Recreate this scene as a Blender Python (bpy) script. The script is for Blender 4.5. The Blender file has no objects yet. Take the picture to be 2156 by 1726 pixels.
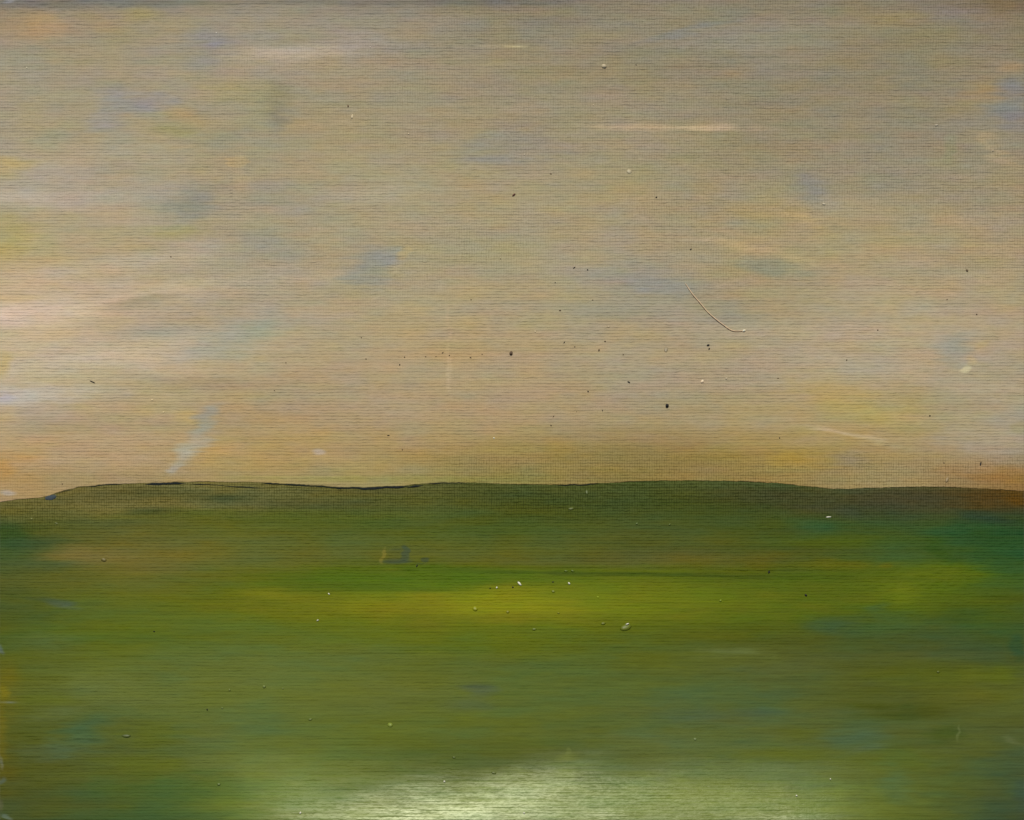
import bpy, bmesh, math, random
import numpy as np
from math import radians, sin, cos, pi
from mathutils import Vector, Matrix

# ------------------------------------------------------------------ camera, sky, sun, exposure
DW, DH = 2156.0, 1726.0               # working units on the canvas (1 unit = 0.1178 mm)
PW = 0.254                            # a 10 x 8 inch canvas board
U = PW / DW                           # metres per unit
PH = DH * U
BOARD = 0.0032                        # board thickness
scene = bpy.context.scene
CAM_H, CAM_OFF = 0.42, 0.33
FRAME_W = PW * 0.9994
cam = bpy.data.cameras.new('camera'); camo = bpy.data.objects.new('camera', cam)
scene.collection.objects.link(camo); scene.camera = camo
camo.location = (0, -CAM_OFF, BOARD + CAM_H)
cam.sensor_width = 36; cam.lens = 36 * CAM_H / FRAME_W
cam.shift_y = CAM_OFF / FRAME_W
cam.clip_start = 0.005; cam.clip_end = 500

SUN_ZEN, SUN_AZ = 30.0, -9.0           # degrees off the zenith; towards the top edge, a little to the right
world = bpy.data.worlds.new('World'); scene.world = world; world.use_nodes = True
nt = world.node_tree; nt.nodes.clear()
wo = nt.nodes.new('ShaderNodeOutputWorld'); bg = nt.nodes.new('ShaderNodeBackground')
sky = nt.nodes.new('ShaderNodeTexSky'); sky.sky_type = 'NISHITA'; sky.sun_disc = False
sky.sun_elevation = radians(90 - SUN_ZEN); sky.sun_rotation = radians(SUN_AZ)
bg.inputs['Strength'].default_value = 0.06
nt.links.new(sky.outputs[0], bg.inputs[0]); nt.links.new(bg.outputs[0], wo.inputs[0])
sun = bpy.data.lights.new('sun', 'SUN'); sun.energy = 3.2; sun.angle = radians(1.5); sun.color = (1.0, .95, .86)
suno = bpy.data.objects.new('sun', sun); scene.collection.objects.link(suno)
suno.rotation_euler = (radians(-SUN_ZEN), 0, radians(-SUN_AZ))
scene.view_settings.view_transform = 'Standard'; scene.view_settings.look = 'None'
scene.view_settings.gamma = 1; scene.view_settings.exposure = 0.0
K = np.array([1.0, 1.0, 1.0])         # light reaching a flat matte patch, per channel (pigment = tone / K)
HAZE = np.array([0.004, 0.006, 0.009])      # sheen added by the sky over the whole surface
KFILE = None
#CALIB

# ------------------------------------------------------------------ helpers
def tag(o, label=None, cat=None, group=None, kind=None):
    if label: o['label'] = label
    if cat: o['category'] = cat
    if group: o['group'] = group
    if kind: o['kind'] = kind
    return o

def link(name, me, mat=None, parent=None, loc=None):
    o = bpy.data.objects.new(name, me); scene.collection.objects.link(o)
    if mat is not None and me is not None:
        me.materials.append(mat)
    if parent is not None: o.parent = parent
    if loc is not None: o.location = loc
    return o

def P(dx, dy):                        # canvas units -> metres in the canvas plane
    return (dx - DW / 2) * U, (DH / 2 - dy) * U

def lin(c):
    c = np.asarray(c, float) / 255.0
    return np.where(c <= 0.04045, c / 12.92, ((c + 0.055) / 1.055) ** 2.4)

def sst(a, b, x):
    t = np.clip((x - a) / (b - a), 0, 1); return t * t * (3 - 2 * t)

_lat = {}
def vnoise(x, y, seed):               # smooth value noise, range -1..1
    if seed not in _lat:
        _lat[seed] = np.random.RandomState(seed).rand(256, 256) * 2 - 1
    L = _lat[seed]
    xi = np.floor(x).astype(int); yi = np.floor(y).astype(int)
    fx = x - xi; fy = y - yi
    fx = fx * fx * (3 - 2 * fx); fy = fy * fy * (3 - 2 * fy)
    a = L[yi & 255, xi & 255]; b = L[yi & 255, (xi + 1) & 255]
    c = L[(yi + 1) & 255, xi & 255]; d = L[(yi + 1) & 255, (xi + 1) & 255]
    return (a * (1 - fx) + b * fx) * (1 - fy) + (c * (1 - fx) + d * fx) * fy

def fbm(x, y, seed, n=3):
    s = 0; a = 1.0; t = 0
    for i in range(n):
        s = s + a * vnoise(x * 2 ** i + 17.3 * i, y * 2 ** i + 9.1 * i, seed + i); t += a; a *= .55
    return s / t

# ------------------------------------------------------------------ the painted picture: pigments laid on as strokes
HZ = np.array([(-30,1058),(0,1057),(67,1048),(97,1046),(134,1033),(167,1025),(217,1020),(300,1017),(400,1014),(534,1015),(634,1020),(718,1025),
      (785,1026),(852,1022),(885,1018),(935,1015),(1002,1016),(1119,1020),(1219,1020),(1259,1017),(1352,1013),(1437,1011),(1537,1012),
      (1611,1015),(1671,1020),(1724,1027),(1771,1029),(1838,1027),(1938,1025),(2005,1025),(2071,1028),(2156,1034),(2190,1036)], float)
def horizon(x):
    s = 0
    for k, w in ((-14, .25), (0, .5), (14, .25)):
        s = s + w * np.interp(x + k, HZ[:, 0], HZ[:, 1])
    return s + 0.9 * vnoise(x / 17.0, x * 0 + .3, 901) + .5 * vnoise(x / 5.0, x * 0 + 4.3, 902)

GX = np.array([0, 270, 540, 810, 1080, 1350, 1620, 1890, 2156], float)
SKY_Y = np.array([0, 40, 150, 270, 400, 520, 640, 760, 880, 960, 1015, 1070], float)
SKY_C = np.array([
 [(128,122,108),(124,121,108),(138,131,110),(140,132,108),(132,127,110),(142,133,111),(142,132,107),(139,129,106),(124,106,80)],
 [(150,135,108),(155,142,112),(152,144,122),(152,144,120),(148,140,115),(150,142,116),(148,140,116),(148,138,108),(140,128,102)],
 [(158,148,122),(156,146,120),(160,150,122),(158,148,122),(155,144,114),(150,140,110),(148,139,112),(145,136,108),(150,138,108)],
 [(162,150,120),(160,149,118),(158,148,112),(160,148,116),(157,146,116),(158,147,118),(148,138,108),(148,138,112),(148,138,115)],
 [(168,157,132),(166,154,128),(160,150,120),(162,152,118),(162,150,115),(160,148,112),(155,145,115),(152,143,115),(158,144,114)],
 [(175,160,112),(168,155,120),(162,153,125),(162,153,120),(165,154,118),(162,150,118),(168,152,110),(166,152,114),(165,150,115)],
 [(190,170,138),(175,158,128),(168,156,128),(170,155,118),(165,152,115),(155,147,120),(162,148,115),(170,155,122),(168,152,118)],
 [(188,170,128),(182,165,130),(172,156,118),(172,150,110),(172,150,108),(165,150,115),(170,152,118),(172,156,122),(168,152,118)],
 [(178,155,118),(170,148,105),(168,144,98),(170,147,104),(168,145,102),(163,143,102),(165,145,98),(170,148,88),(165,150,118)],
 [(182,148,95),(180,150,100),(172,142,88),(168,140,80),(160,135,70),(150,125,62),(158,130,62),(165,140,85),(160,138,100)],
 [(175,140,85),(165,140,88),(165,142,80),(160,142,80),(150,132,62),(148,125,58),(155,128,62),(165,142,90),(152,112,55)],
 [(172,138,84),(165,140,88),(165,142,80),(160,142,80),(150,132,62),(148,125,58),(155,128,62),(165,142,90),(148,106,48)]], float)
FLD_Y = np.array([1000, 1060, 1110, 1170, 1220, 1270, 1340, 1400, 1460, 1540, 1620, 1690, 1740], float)
FLD_C = np.array([
 [(122,110,66),(126,116,70),(116,108,64),(104,98,58),(88,94,54),(82,92,50),(80,90,54),(86,88,60),(92,80,50)],
 [(116,106,60),(124,114,66),(108,104,60),(92,96,48),(74,84,42),(72,82,42),(68,76,42),(72,74,50),(75,65,40)],
 [(75,85,42),(88,90,45),(90,94,42),(82,92,40),(76,88,38),(78,86,42),(66,80,38),(62,82,42),(48,76,46)],
 [(70,84,44),(112,100,48),(98,98,45),(92,94,42),(92,94,40),(82,86,42),(80,84,34),(68,86,40),(48,80,44)],
 [(84,86,38),(96,96,42),(92,98,34),(76,98,18),(86,102,12),(98,102,22),(78,92,26),(86,96,24),(68,88,34)],
 [(76,84,38),(90,98,36),(98,102,26),(108,106,14),(118,110,6),(108,108,12),(86,96,24),(88,98,24),(70,84,34)],
 [(78,88,34),(86,98,36),(90,100,38),(94,102,30),(98,104,22),(86,94,32),(80,86,36),(68,82,44),(64,80,42)],
 [(86,92,38),(94,102,46),(94,102,50),(90,98,42),(82,94,42),(82,90,38),(84,88,46),(80,84,40),(72,82,44)],
 [(98,94,36),(96,102,50),(100,104,48),(100,98,42),(86,96,44),(80,92,44),(78,86,44),(84,84,36),(92,92,38)],
 [(82,84,34),(82,92,48),(94,104,52),(92,98,38),(86,94,40),(82,92,46),(82,92,54),(78,88,46),(78,86,48)],
 [(84,80,32),(86,90,42),(104,110,56),(90,98,44),(80,88,42),(88,98,58),(92,102,58),(88,96,46),(74,84,50)],
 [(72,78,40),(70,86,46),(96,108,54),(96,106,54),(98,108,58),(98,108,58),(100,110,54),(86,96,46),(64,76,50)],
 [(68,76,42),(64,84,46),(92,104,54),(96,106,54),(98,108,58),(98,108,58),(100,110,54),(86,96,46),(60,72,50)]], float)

def grid(X, Y, gx, gy, C):
    def wts(v, g):
        v = np.clip(v, g[0], g[-1] - 1e-3); i = np.clip(np.searchsorted(g, v, 'right') - 1, 0, len(g) - 2)
        t = (v - g[i]) / (g[i + 1] - g[i]); s = t * t * (3 - 2 * t); return i, (.45 * t + .55 * s)[..., None]
    i, s = wts(X, gx); j, t = wts(Y, gy)
    a = C[j, i] * (1 - s) + C[j, i + 1] * s
    b = C[j + 1, i] * (1 - s) + C[j + 1, i + 1] * s
    return a * (1 - t) + b * t

# strokes: centre x, centre y, half length, half width, tilt in degrees (up to the right), colour, strength, edge softness
SKY_S = [
 (150,340,260,26,7,(170,158,132),.45,1),(250,560,330,22,8,(184,168,140),.5,1),(190,640,260,20,9,(194,176,148),.55,1),(640,590,190,14,7,(176,162,132),.45,1),(150,760,280,26,6,(190,176,148),.5,1),(330,700,220,16,10,(160,150,126),.4,1),(500,640,200,18,12,(158,150,126),.35,1),(720,420,160,20,8,(172,160,130),.4,1),(1250,210,260,20,3,(162,150,124),.35,1),(1800,440,260,26,-6,(170,156,124),.35,1),(1700,700,300,26,-5,(176,160,126),.4,1),(1900,780,220,20,-8,(176,160,130),.4,1),(900,470,240,18,4,(170,156,124),.3,1),(600,420,110,30,-8,(146,142,128),.4,1),(1350,660,240,16,-4,(150,144,124),.35,1),
 (95,8,130,11,1,(108,108,104),.65,.7),(300,6,260,8,0,(116,114,104),.45,.8),(16,3,12,4,10,(150,152,158),.6,.6),
 (104,55,42,24,0,(188,150,98),.8,.5),(30,62,70,20,0,(178,146,98),.55,.6),(200,52,70,18,0,(170,146,100),.5,.6),(293,32,40,14,0,(160,148,96),.7,.6),
 (438,98,52,50,60,(138,134,136),.75,.6),(448,94,22,8,4,(142,140,156),.8,.5),(600,112,110,15,1,(188,172,146),.7,.5),(690,108,90,14,-2,(182,168,146),.5,.7),
 (660,140,90,12,0,(172,156,124),.4,.6),
 (290,218,62,20,4,(136,136,146),.85,.6),(240,205,30,26,20,(140,140,148),.6,.6),(213,258,34,20,10,(146,143,146),.8,.6),(275,196,34,8,0,(150,146,150),.5,.5),
 (584,200,26,30,80,(124,120,86),.42,.8),(586,250,26,18,80,(128,124,110),.6,.6),(390,243,44,16,2,(170,146,100),.7,.6),
 (365,274,44,15,0,(152,146,92),.6,.7),(500,192,70,22,0,(160,150,100),.5,.7),(110,285,32,22,0,(152,150,118),.6,.6),
 (452,300,64,22,12,(140,144,130),.75,.6),(560,290,60,20,0,(150,146,132),.5,.7),(24,344,42,14,0,(186,160,88),.8,.6),(20,366,40,12,0,(170,158,98),.5,.6),
 (501,342,20,13,0,(184,162,114),.8,.25),(505,375,18,22,90,(176,158,118),.4,.5),
 (130,418,170,24,0,(172,164,156),.65,.6),(60,412,60,10,0,(184,176,166),.6,.6),(235,352,60,12,0,(154,148,132),.5,.6),
 (405,428,54,34,20,(132,134,128),.85,.5),(345,426,40,22,8,(148,146,138),.5,.6),(20,482,48,30,0,(158,148,82),.7,.9),(12,528,34,16,0,(168,156,84),.6,.6),
 (390,487,60,14,0,(154,150,96),.6,.6),(550,512,90,28,4,(144,144,128),.7,.6),(600,540,70,12,0,(146,148,140),.5,.6),(200,470,130,12,0,(158,150,140),.4,.6),
 (760,85,70,20,0,(164,154,142),.6,.6),(1170,44,80,11,2,(130,126,116),.7,.6),(1040,5,110,6,0,(104,108,110),.7,.7),(800,5,260,7,0,(112,110,98),.6,.6),
 (1086,100,24,2.5,0,(206,194,150),.95,.4),(1045,99,40,2.5,0,(184,172,138),.6,.6),(1260,30,90,16,0,(146,134,112),.4,.6),
 (1080,308,96,24,0,(142,140,138),.75,.6),(1045,334,70,10,0,(136,136,140),.7,.5),(1075,285,50,12,0,(150,146,146),.6,.6),(1110,262,60,8,0,(140,134,126),.4,.6),
 (1430,268,180,8,-1,(192,170,134),.7,.9),(1500,270,70,5,-1,(206,184,148),.7,.8),(1330,266,70,4,0,(186,166,130),.6,.6),
 (1420,72,70,9,14,(130,132,132),.85,.45),(1500,52,60,6,8,(136,136,134),.8,.6),(1600,72,190,26,0,(156,150,138),.55,.7),(1560,96,90,10,0,(168,160,142),.4,.6),
 (790,560,58,38,0,(138,142,136),.9,.3),(775,590,44,10,0,(132,138,136),.6,.4),(822,538,24,16,30,(142,146,140),.8,.4),(850,534,16,12,50,(186,162,104),.6,.5),
 (840,575,14,18,60,(172,158,116),.5,.5),(1340,585,100,26,-2,(146,142,140),.75,.6),(1400,600,90,16,0,(140,140,138),.5,.6),(1090,575,120,18,0,(156,152,132),.45,.7),
 (1879,34,52,13,0,(158,144,86),.6,.6),(2018,30,62,22,0,(138,134,136),.75,.6),(2068,184,42,22,0,(172,142,86),.7,.6),(2030,220,60,16,0,(162,138,92),.45,.7),
 (2130,225,40,56,90,(128,130,138),.85,.6),(2128,182,30,14,0,(130,132,142),.6,.6),(2134,142,24,12,0,(186,152,104),.7,.6),(2090,310,58,9,-32,(182,160,122),.6,.6),
 (2120,340,50,12,-25,(180,156,120),.5,.6),(2080,290,46,8,-20,(170,152,118),.5,.6),
 (1704,392,28,34,80,(134,132,136),.85,.6),(1690,376,22,10,0,(138,134,140),.5,.6),(1712,418,24,10,0,(136,138,134),.5,.6),(1998,312,14,30,90,(140,144,112),.6,.6),
 (1950,340,90,16,0,(150,148,118),.4,.7),(1640,458,110,17,-2,(176,154,102),.65,.7),(1690,460,34,9,-20,(188,166,112),.7,.6),(1600,430,90,14,0,(164,148,100),.4,.7),
 (1580,518,80,7,-12,(190,168,120),.75,.6),(1680,543,50,5,-14,(186,166,122),.7,.6),(1500,506,60,6,-6,(182,162,118),.6,.6),
 (1630,566,70,20,-6,(134,140,124),.8,.5),(1590,470,70,10,0,(146,146,120),.5,.6),(1505,640,90,34,-20,(142,140,128),.55,.7),(1690,600,70,12,0,(144,144,130),.5,.6),
 (1880,640,140,22,0,(170,156,124),.35,.7),
 (70,660,110,26,0,(206,182,152),.8,.6),(180,610,130,16,6,(190,172,150),.6,.6),(310,632,70,10,10,(150,140,112),.7,.6),(390,600,120,10,4,(184,170,138),.4,.6),
 (0,660,40,14,0,(214,192,168),.6,.5),(20,628,60,8,0,(206,172,110),.4,.6),
 (510,708,120,24,14,(154,156,132),.75,.6),(560,680,60,20,30,(150,152,134),.6,.6),(460,740,80,12,0,(166,160,138),.5,.6),(4,766,16,26,0,(190,162,70),.7,.9),
 (150,725,160,22,0,(196,178,144),.5,.7),(85,830,120,20,3,(192,184,172),.75,.6),(10,838,20,12,0,(172,168,166),.6,.9),(10,880,30,9,0,(190,160,100),.6,.6),
 (330,795,60,8,0,(150,140,120),.4,.6),(440,806,140,14,0,(160,136,98),.6,.6),(640,795,120,26,0,(170,144,106),.4,.7),(387,876,34,16,0,(194,166,92),.75,.5),(330,868,70,14,0,(184,158,100),.5,.6),
 (446,868,36,12,28,(144,146,134),.85,.4),(425,900,40,12,30,(146,150,140),.7,.5),(405,940,34,15,26,(164,168,162),.75,.5),(388,960,26,14,30,(170,172,164),.65,.5),(372,985,20,9,40,(172,166,140),.6,.5),
 (560,940,150,22,6,(186,150,78),.7,.6),(520,975,120,16,0,(182,148,70),.6,.6),(460,950,40,22,40,(188,152,80),.6,.5),(672,950,14,8,0,(180,168,158),.6,.6),(700,962,60,10,0,(190,154,90),.4,.6),
 (6,990,22,18,0,(196,132,40),.75,.8),(12,970,50,18,0,(190,138,58),.6,.6),(60,1000,90,14,0,(178,142,74),.5,.6),(14,1036,14,5,0,(180,168,158),.6,.6),(100,900,120,20,0,(160,138,104),.4,.7),
 (200,930,130,20,0,(184,156,112),.4,.7),
 (900,1009,260,8,0,(146,142,62),.75,.6),(640,1006,150,6,0,(164,154,76),.6,.6),(1250,1008,260,5,0,(140,124,58),.5,.6),
 (1300,915,200,18,0,(152,128,78),.55,.7),(1120,960,200,26,0,(158,132,62),.5,.7),(1350,965,160,24,0,(146,120,62),.5,.7),
 (945,770,5,60,0,(190,166,124),.55,.6),(945,690,4,40,0,(184,160,122),.4,.6),(870,690,140,22,0,(180,154,112),.4,.7),(940,745,120,14,0,(178,146,92),.4,.7),
 (1270,745,46,26,0,(182,158,110),.4,.7),(1380,700,110,20,0,(178,156,112),.35,.7),
 (2008,744,36,28,70,(146,148,134),.85,.5),(2000,722,34,14,0,(150,150,136),.6,.6),(2033,778,10,8,0,(198,188,142),.85,.4),(2044,758,12,10,30,(188,164,104),.7,.5),(2070,724,20,7,30,(186,164,110),.5,.5),
 (1790,850,100,32,-12,(178,152,76),.8,.6),(1870,872,60,20,-10,(180,158,88),.7,.6),(1740,822,60,14,0,(170,150,92),.5,.6),
 (1775,911,60,5,-14,(188,168,126),.7,.9),(1850,932,56,4,-12,(184,168,112),.6,.9),(1680,928,80,10,0,(162,144,104),.5,.6),
 (1682,968,76,20,-2,(182,144,48),.85,.6),(1760,966,50,12,0,(170,138,60),.6,.6),(1640,1000,90,8,0,(168,132,58),.5,.6),(1800,966,34,16,0,(150,132,104),.6,.6),
 (2000,850,160,60,0,(164,148,114),.35,.8),(2090,930,90,30,0,(166,156,130),.5,.7),(2100,965,90,10,0,(176,140,90),.5,.7),(2110,1003,80,20,-3,(160,114,44),.9,.6),(1990,985,60,14,0,(160,120,66),.5,.6),(2150,900,20,14,0,(150,136,80),.5,.6),
 (1500,735,80,12,0,(166,146,104),.35,.7),(1580,890,110,14,0,(168,148,110),.4,.7)]
FLD_S = [
 (900,1490,560,120,3,(94,106,56),.5,1),(640,1420,300,70,6,(98,108,52),.45,1),(1500,1480,420,80,-2,(84,98,60),.4,1),(1500,1640,420,50,-2,(98,110,54),.5,1),(1200,1560,420,40,3,(84,94,44),.4,1),
 (107,1047,11,6,10,(78,90,102),.95,.3),(230,1042,130,18,2,(98,92,52),.7,.6),(60,1076,90,22,0,(110,102,54),.6,.6),(400,1040,150,14,-3,(84,84,48),.6,.6),(470,1048,60,8,0,(60,74,50),.6,.6),
 (20,1128,50,20,0,(50,78,38),.85,.6),(75,1145,70,18,0,(52,76,50),.75,.6),(175,1168,80,18,0,(132,106,54),.85,.6),(250,1120,130,16,0,(110,98,44),.5,.7),(300,1190,90,14,0,(110,98,50),.5,.6),
 (60,1190,80,12,0,(66,82,58),.5,.6),(400,1085,150,14,0,(84,92,34),.6,.7),(620,1090,160,20,0,(78,92,30),.6,.7),(700,1060,160,12,0,(78,80,50),.5,.6),(330,1076,50,8,0,(60,74,48),.6,.6),
 (780,1036,140,9,0,(100,90,58),.5,.7),
 (128,1271,36,8,-14,(80,92,86),.85,.4),(90,1262,40,4,-6,(60,74,50),.6,.5),(0,1369,5,9,0,(100,108,118),.7,.7),(3,1456,14,12,0,(140,116,24),.7,.8),(14,1478,24,3.5,-2,(116,122,122),.8,.5),
 (2,1540,14,60,0,(116,98,28),.7,.8),(14,1420,30,22,0,(108,96,30),.5,.7),(1,1605,4,14,0,(130,124,120),.6,.7),(0,1644,6,8,0,(88,100,104),.6,.7),(12,1719,16,6,-30,(112,122,120),.7,.6),(1,1694,5,14,0,(112,98,80),.5,.7),
 (175,1538,60,26,16,(66,92,72),.85,.6),(125,1580,80,22,8,(80,98,80),.7,.7),(120,1500,70,10,10,(92,104,74),.6,.5),(210,1440,80,24,0,(104,112,72),.6,.7),(280,1476,110,12,0,(98,104,68),.5,.7),(90,1470,80,14,0,(92,100,30),.5,.7),
 (310,1610,80,20,0,(98,102,26),.6,.7),(370,1660,170,36,0,(66,94,48),.75,.7),(290,1710,180,16,0,(66,92,50),.6,.7),(140,1700,130,20,0,(80,80,36),.5,.7),(530,1520,80,24,0,(82,98,64),.6,.7),(450,1435,60,14,0,(112,104,44),.6,.7),
 (420,1545,80,20,0,(88,100,70),.5,.7),(330,1545,60,26,0,(94,98,26),.6,.7),(210,1330,120,16,0,(92,102,26),.5,.7),(110,1345,60,12,0,(96,108,72),.5,.7),(120,1365,50,12,0,(90,102,66),.4,.7),(250,1370,60,14,0,(88,96,30),.5,.7),
 (50,1290,60,30,0,(66,80,40),.5,.7),
 (640,1220,110,14,-3,(72,92,22),.6,.6),(850,1222,240,20,0,(84,104,14),.65,.7),(780,1237,150,8,0,(74,94,16),.5,.6),(552,1247,50,13,0,(138,128,8),.9,.5),(600,1256,60,9,0,(120,118,8),.6,.6),(480,1238,60,10,0,(92,98,26),.5,.7),
 (1010,1264,300,26,2,(122,124,2),.95,.8),(1350,1262,280,30,0,(106,114,6),.7,1),(860,1276,100,20,6,(118,112,14),.6,.6),(1110,1272,190,30,0,(136,132,0),.95,.9),(1020,1240,90,8,6,(128,114,8),.7,.6),(1120,1243,80,7,0,(124,118,8),.6,.6),
 (1090,1300,260,12,0,(112,110,14),.6,.7),(1230,1250,60,40,0,(112,112,8),.5,.7),(1000,1202,260,8,-1,(74,98,12),.7,.5),(1300,1240,220,34,0,(96,106,12),.6,.7),(1440,1280,150,30,0,(102,108,10),.6,.7),(1500,1210,160,10,0,(82,90,26),.5,.6),
 (1200,1182,300,8,0,(96,90,44),.5,.7),(1420,1172,160,14,0,(104,92,48),.5,.7),(1300,1208,420,4,-1.2,(58,72,10),.7,.5),(1560,1180,160,12,0,(96,88,40),.5,.7),
 (837,1182,24,5,0,(62,76,72),.9,.25),(853,1166,10,16,0,(64,78,70),.9,.25),(833,1166,17,14,0,(82,88,56),.5,.3),(833,1157,14,2.5,0,(74,82,58),.6,.4),(808,1170,4,16,0,(126,116,64),.8,.4),(818,1198,22,3,0,(104,104,58),.5,.5),(890,1180,10,5,0,(64,76,66),.9,.3),(880,1187,14,2.5,0,(60,72,52),.5,.5),
 (860,1442,110,22,0,(114,100,44),.65,.7),(820,1480,80,12,0,(112,100,36),.6,.7),(1010,1452,34,13,0,(82,92,80),.8,.5),(990,1480,50,14,0,(88,96,70),.6,.6),(1010,1444,30,4,0,(66,76,62),.6,.5),
 (760,1380,160,20,0,(86,98,60),.5,.7),(1000,1350,160,20,0,(86,98,28),.5,.7),(1150,1332,120,18,0,(84,100,44),.5,.7),(1390,1385,90,16,0,(104,100,28),.5,.7),(1400,1500,110,36,0,(84,98,70),.6,.7),(1380,1560,120,22,0,(92,104,76),.6,.7),
 (950,1580,260,22,0,(80,88,38),.5,.7),(1130,1590,120,16,4,(82,90,56),.5,.7), (1300,1685,420,56,1,(116,128,66),.85,1),(900,1716,300,30,4,(130,142,80),.8,1),(640,1665,170,70,14,(118,132,64),.8,1),(1600,1690,300,36,-2,(118,130,62),.6,1),(1060,1660,170,26,12,(132,144,84),.6,1), (1190,1594,22,7,10,(132,128,62),.7,.4),(1197,1582,8,5,60,(120,122,70),.6,.4),(1280,1590,110,12,0,(80,92,60),.6,.6),(1350,1610,120,9,0,(78,90,52),.5,.6),  # broad pale green strokes paint part of the glare into the lower field
 (760,1640,120,44,0,(86,98,44),.5,.8),(860,1600,180,26,0,(78,88,36),.4,.8),
 (1720,1107,70,13,-4,(54,86,52),.8,.6),(1740,1072,80,12,-6,(76,78,70),.6,.6),(1620,1044,120,16,0,(78,72,58),.6,.7),(1900,1050,140,20,0,(80,70,56),.6,.7),(2100,1052,80,24,0,(92,66,30),.85,.6),(2150,1040,30,18,0,(112,74,24),.6,.6),
 (2100,1140,100,40,0,(38,76,44),.9,.6),(2080,1092,70,12,-10,(44,66,54),.8,.6),(2020,1120,70,20,0,(44,80,44),.7,.7),(1990,1168,40,16,-40,(46,76,34),.7,.5),(2120,1190,60,18,0,(50,80,42),.7,.6),
 (1750,1140,180,14,0,(74,90,24),.5,.7),(1500,1075,130,26,0,(66,84,38),.5,.7),(1480,1140,120,10,0,(90,88,40),.5,.7),(1700,1158,120,8,0,(70,78,40),.5,.6),
 (1760,1190,130,10,0,(108,98,24),.7,.7),(1865,1191,16,5,0,(124,96,18),.7,.5),(1540,1192,110,12,0,(104,94,36),.6,.7),
 (1950,1225,110,36,0,(98,108,20),.4,1),(1890,1250,50,22,0,(106,112,4),.8,.6),(2010,1200,70,18,0,(104,110,14),.6,.7),(2080,1300,70,30,0,(80,94,26),.5,.7),
 (1740,1318,56,20,0,(60,82,66),.85,.6),(1830,1310,80,30,0,(66,90,58),.7,.7),(1850,1280,30,14,40,(70,92,60),.6,.5),(2020,1300,60,26,0,(52,80,44),.6,.7),(2110,1330,60,20,0,(50,80,44),.6,.7),(2146,1362,18,26,0,(40,74,60),.8,.6),
 (1600,1290,130,18,0,(92,98,16),.6,.7),(1590,1330,110,16,0,(82,88,20),.6,.7),(1548,1371,56,6,0,(104,110,70),.8,.5),(1520,1382,80,6,0,(98,104,60),.6,.6),(1548,1396,50,9,0,(110,102,30),.6,.6),
 (1860,1350,160,14,0,(70,78,34),.6,.7),(2010,1362,110,18,0,(66,76,46),.6,.7),(1960,1378,140,8,0,(84,88,54),.4,.7),(1930,1420,150,26,0,(90,96,26),.5,.7),(2090,1420,80,20,0,(94,104,26),.6,.7),
 (2042,1440,30,34,0,(116,96,32),.6,.9),(2050,1472,36,14,0,(116,88,30),.7,.6),(1990,1455,60,30,0,(104,96,26),.6,.7),(1560,1470,160,30,0,(74,92,64),.65,.7),(1530,1510,90,16,0,(78,92,78),.6,.7),(1600,1500,40,10,0,(70,84,74),.5,.6),
 (1860,1486,110,8,0,(62,70,22),.7,.6),(1900,1505,110,10,0,(62,68,22),.7,.6),(1830,1460,130,8,0,(72,78,34),.6,.7),(1800,1555,70,26,10,(74,96,80),.8,.6),(1830,1575,40,8,10,(86,104,92),.5,.5),(1690,1545,50,18,0,(88,92,32),.5,.7),
 (1990,1545,36,18,0,(62,76,30),.7,.5),(2018,1542,3,18,4,(110,116,80),.6,.5),(2080,1570,50,20,0,(96,94,34),.7,.7),(1650,1590,140,18,0,(92,98,26),.6,.7),(1900,1600,80,24,0,(86,96,28),.5,.7),
 (2120,1640,50,60,0,(62,80,62),.7,.9),(2150,1680,16,40,0,(56,72,72),.5,.8),(1885,1650,34,46,0,(78,102,76),.8,.6),(2030,1650,80,50,0,(78,88,40),.5,.7),(2140,1560,24,8,-20,(104,108,80),.6,.5)]
random.seed(4)

SOFT = [.7, .5]
def lay(X, Y, rgb, strokes, seed):
    nz = fbm(X / 60.0, Y / 4.2, seed, 3) * .5 + fbm(X / 34.0, Y / 18.0, seed + 7, 2) * .7
    nx = fbm(X / 150.0, Y / 8.0, seed + 14, 3) + .6 * fbm(X / 60.0, Y / 16.0, seed + 17, 2)
    for (cx, cy, rx, ry, ang, c, a, soft) in strokes:
        R = max(rx, ry) * 2.1 + 14
        if seed == 31 and c[2] > .88 * c[0] and cx > 30: a = a * .82; c = (c[0], c[1] + 1, c[2] - 5)
        m = (np.abs(X - cx) < R) & (np.abs(Y - cy) < R)
        if not m.any(): continue
        if seed == 31 and c[0] - c[2] > 66: a = a * .72
        if seed == 31 and rx > 150 and soft == 1: a = min(.8, a * 1.5)
        if seed == 131 and c[2] > 54 and cx > 60: c = (c[0] + 1, c[1], c[2] - 8)
        x = X[m] - cx + nx[m] * min(rx * .5, 30); y = -(Y[m] - cy); t = radians(ang)
        if ang in (90, 80, 70, 60) and abs(rx - ry) > 1: t = radians(ang - 90) if ang == 90 else t
        if ang == 90: rx_, ry_ = min(rx, ry), max(rx, ry); t = 0
        else: rx_, ry_ = rx, ry
        u = (x * cos(t) + y * sin(t)) / rx_; v = (-x * sin(t) + y * cos(t)) / ry_
        r = np.sqrt(u * u + v * v) + nz[m] * .42
        soft = min(1.0, soft * SOFT[0] + SOFT[1]) if rx > 20 else soft
        w = a * (.95 if seed == 31 else .8) * (.42 if seed == 131 and c[0] > c[1] + 6 and cx > 60 and cy > 1190 else 1) * (1 - sst(1 - soft, 1 + soft * .75, r))
        rgb[m] = rgb[m] * (1 - w[:, None]) + np.array(c, float) * w[:, None]
    return rgb

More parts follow.
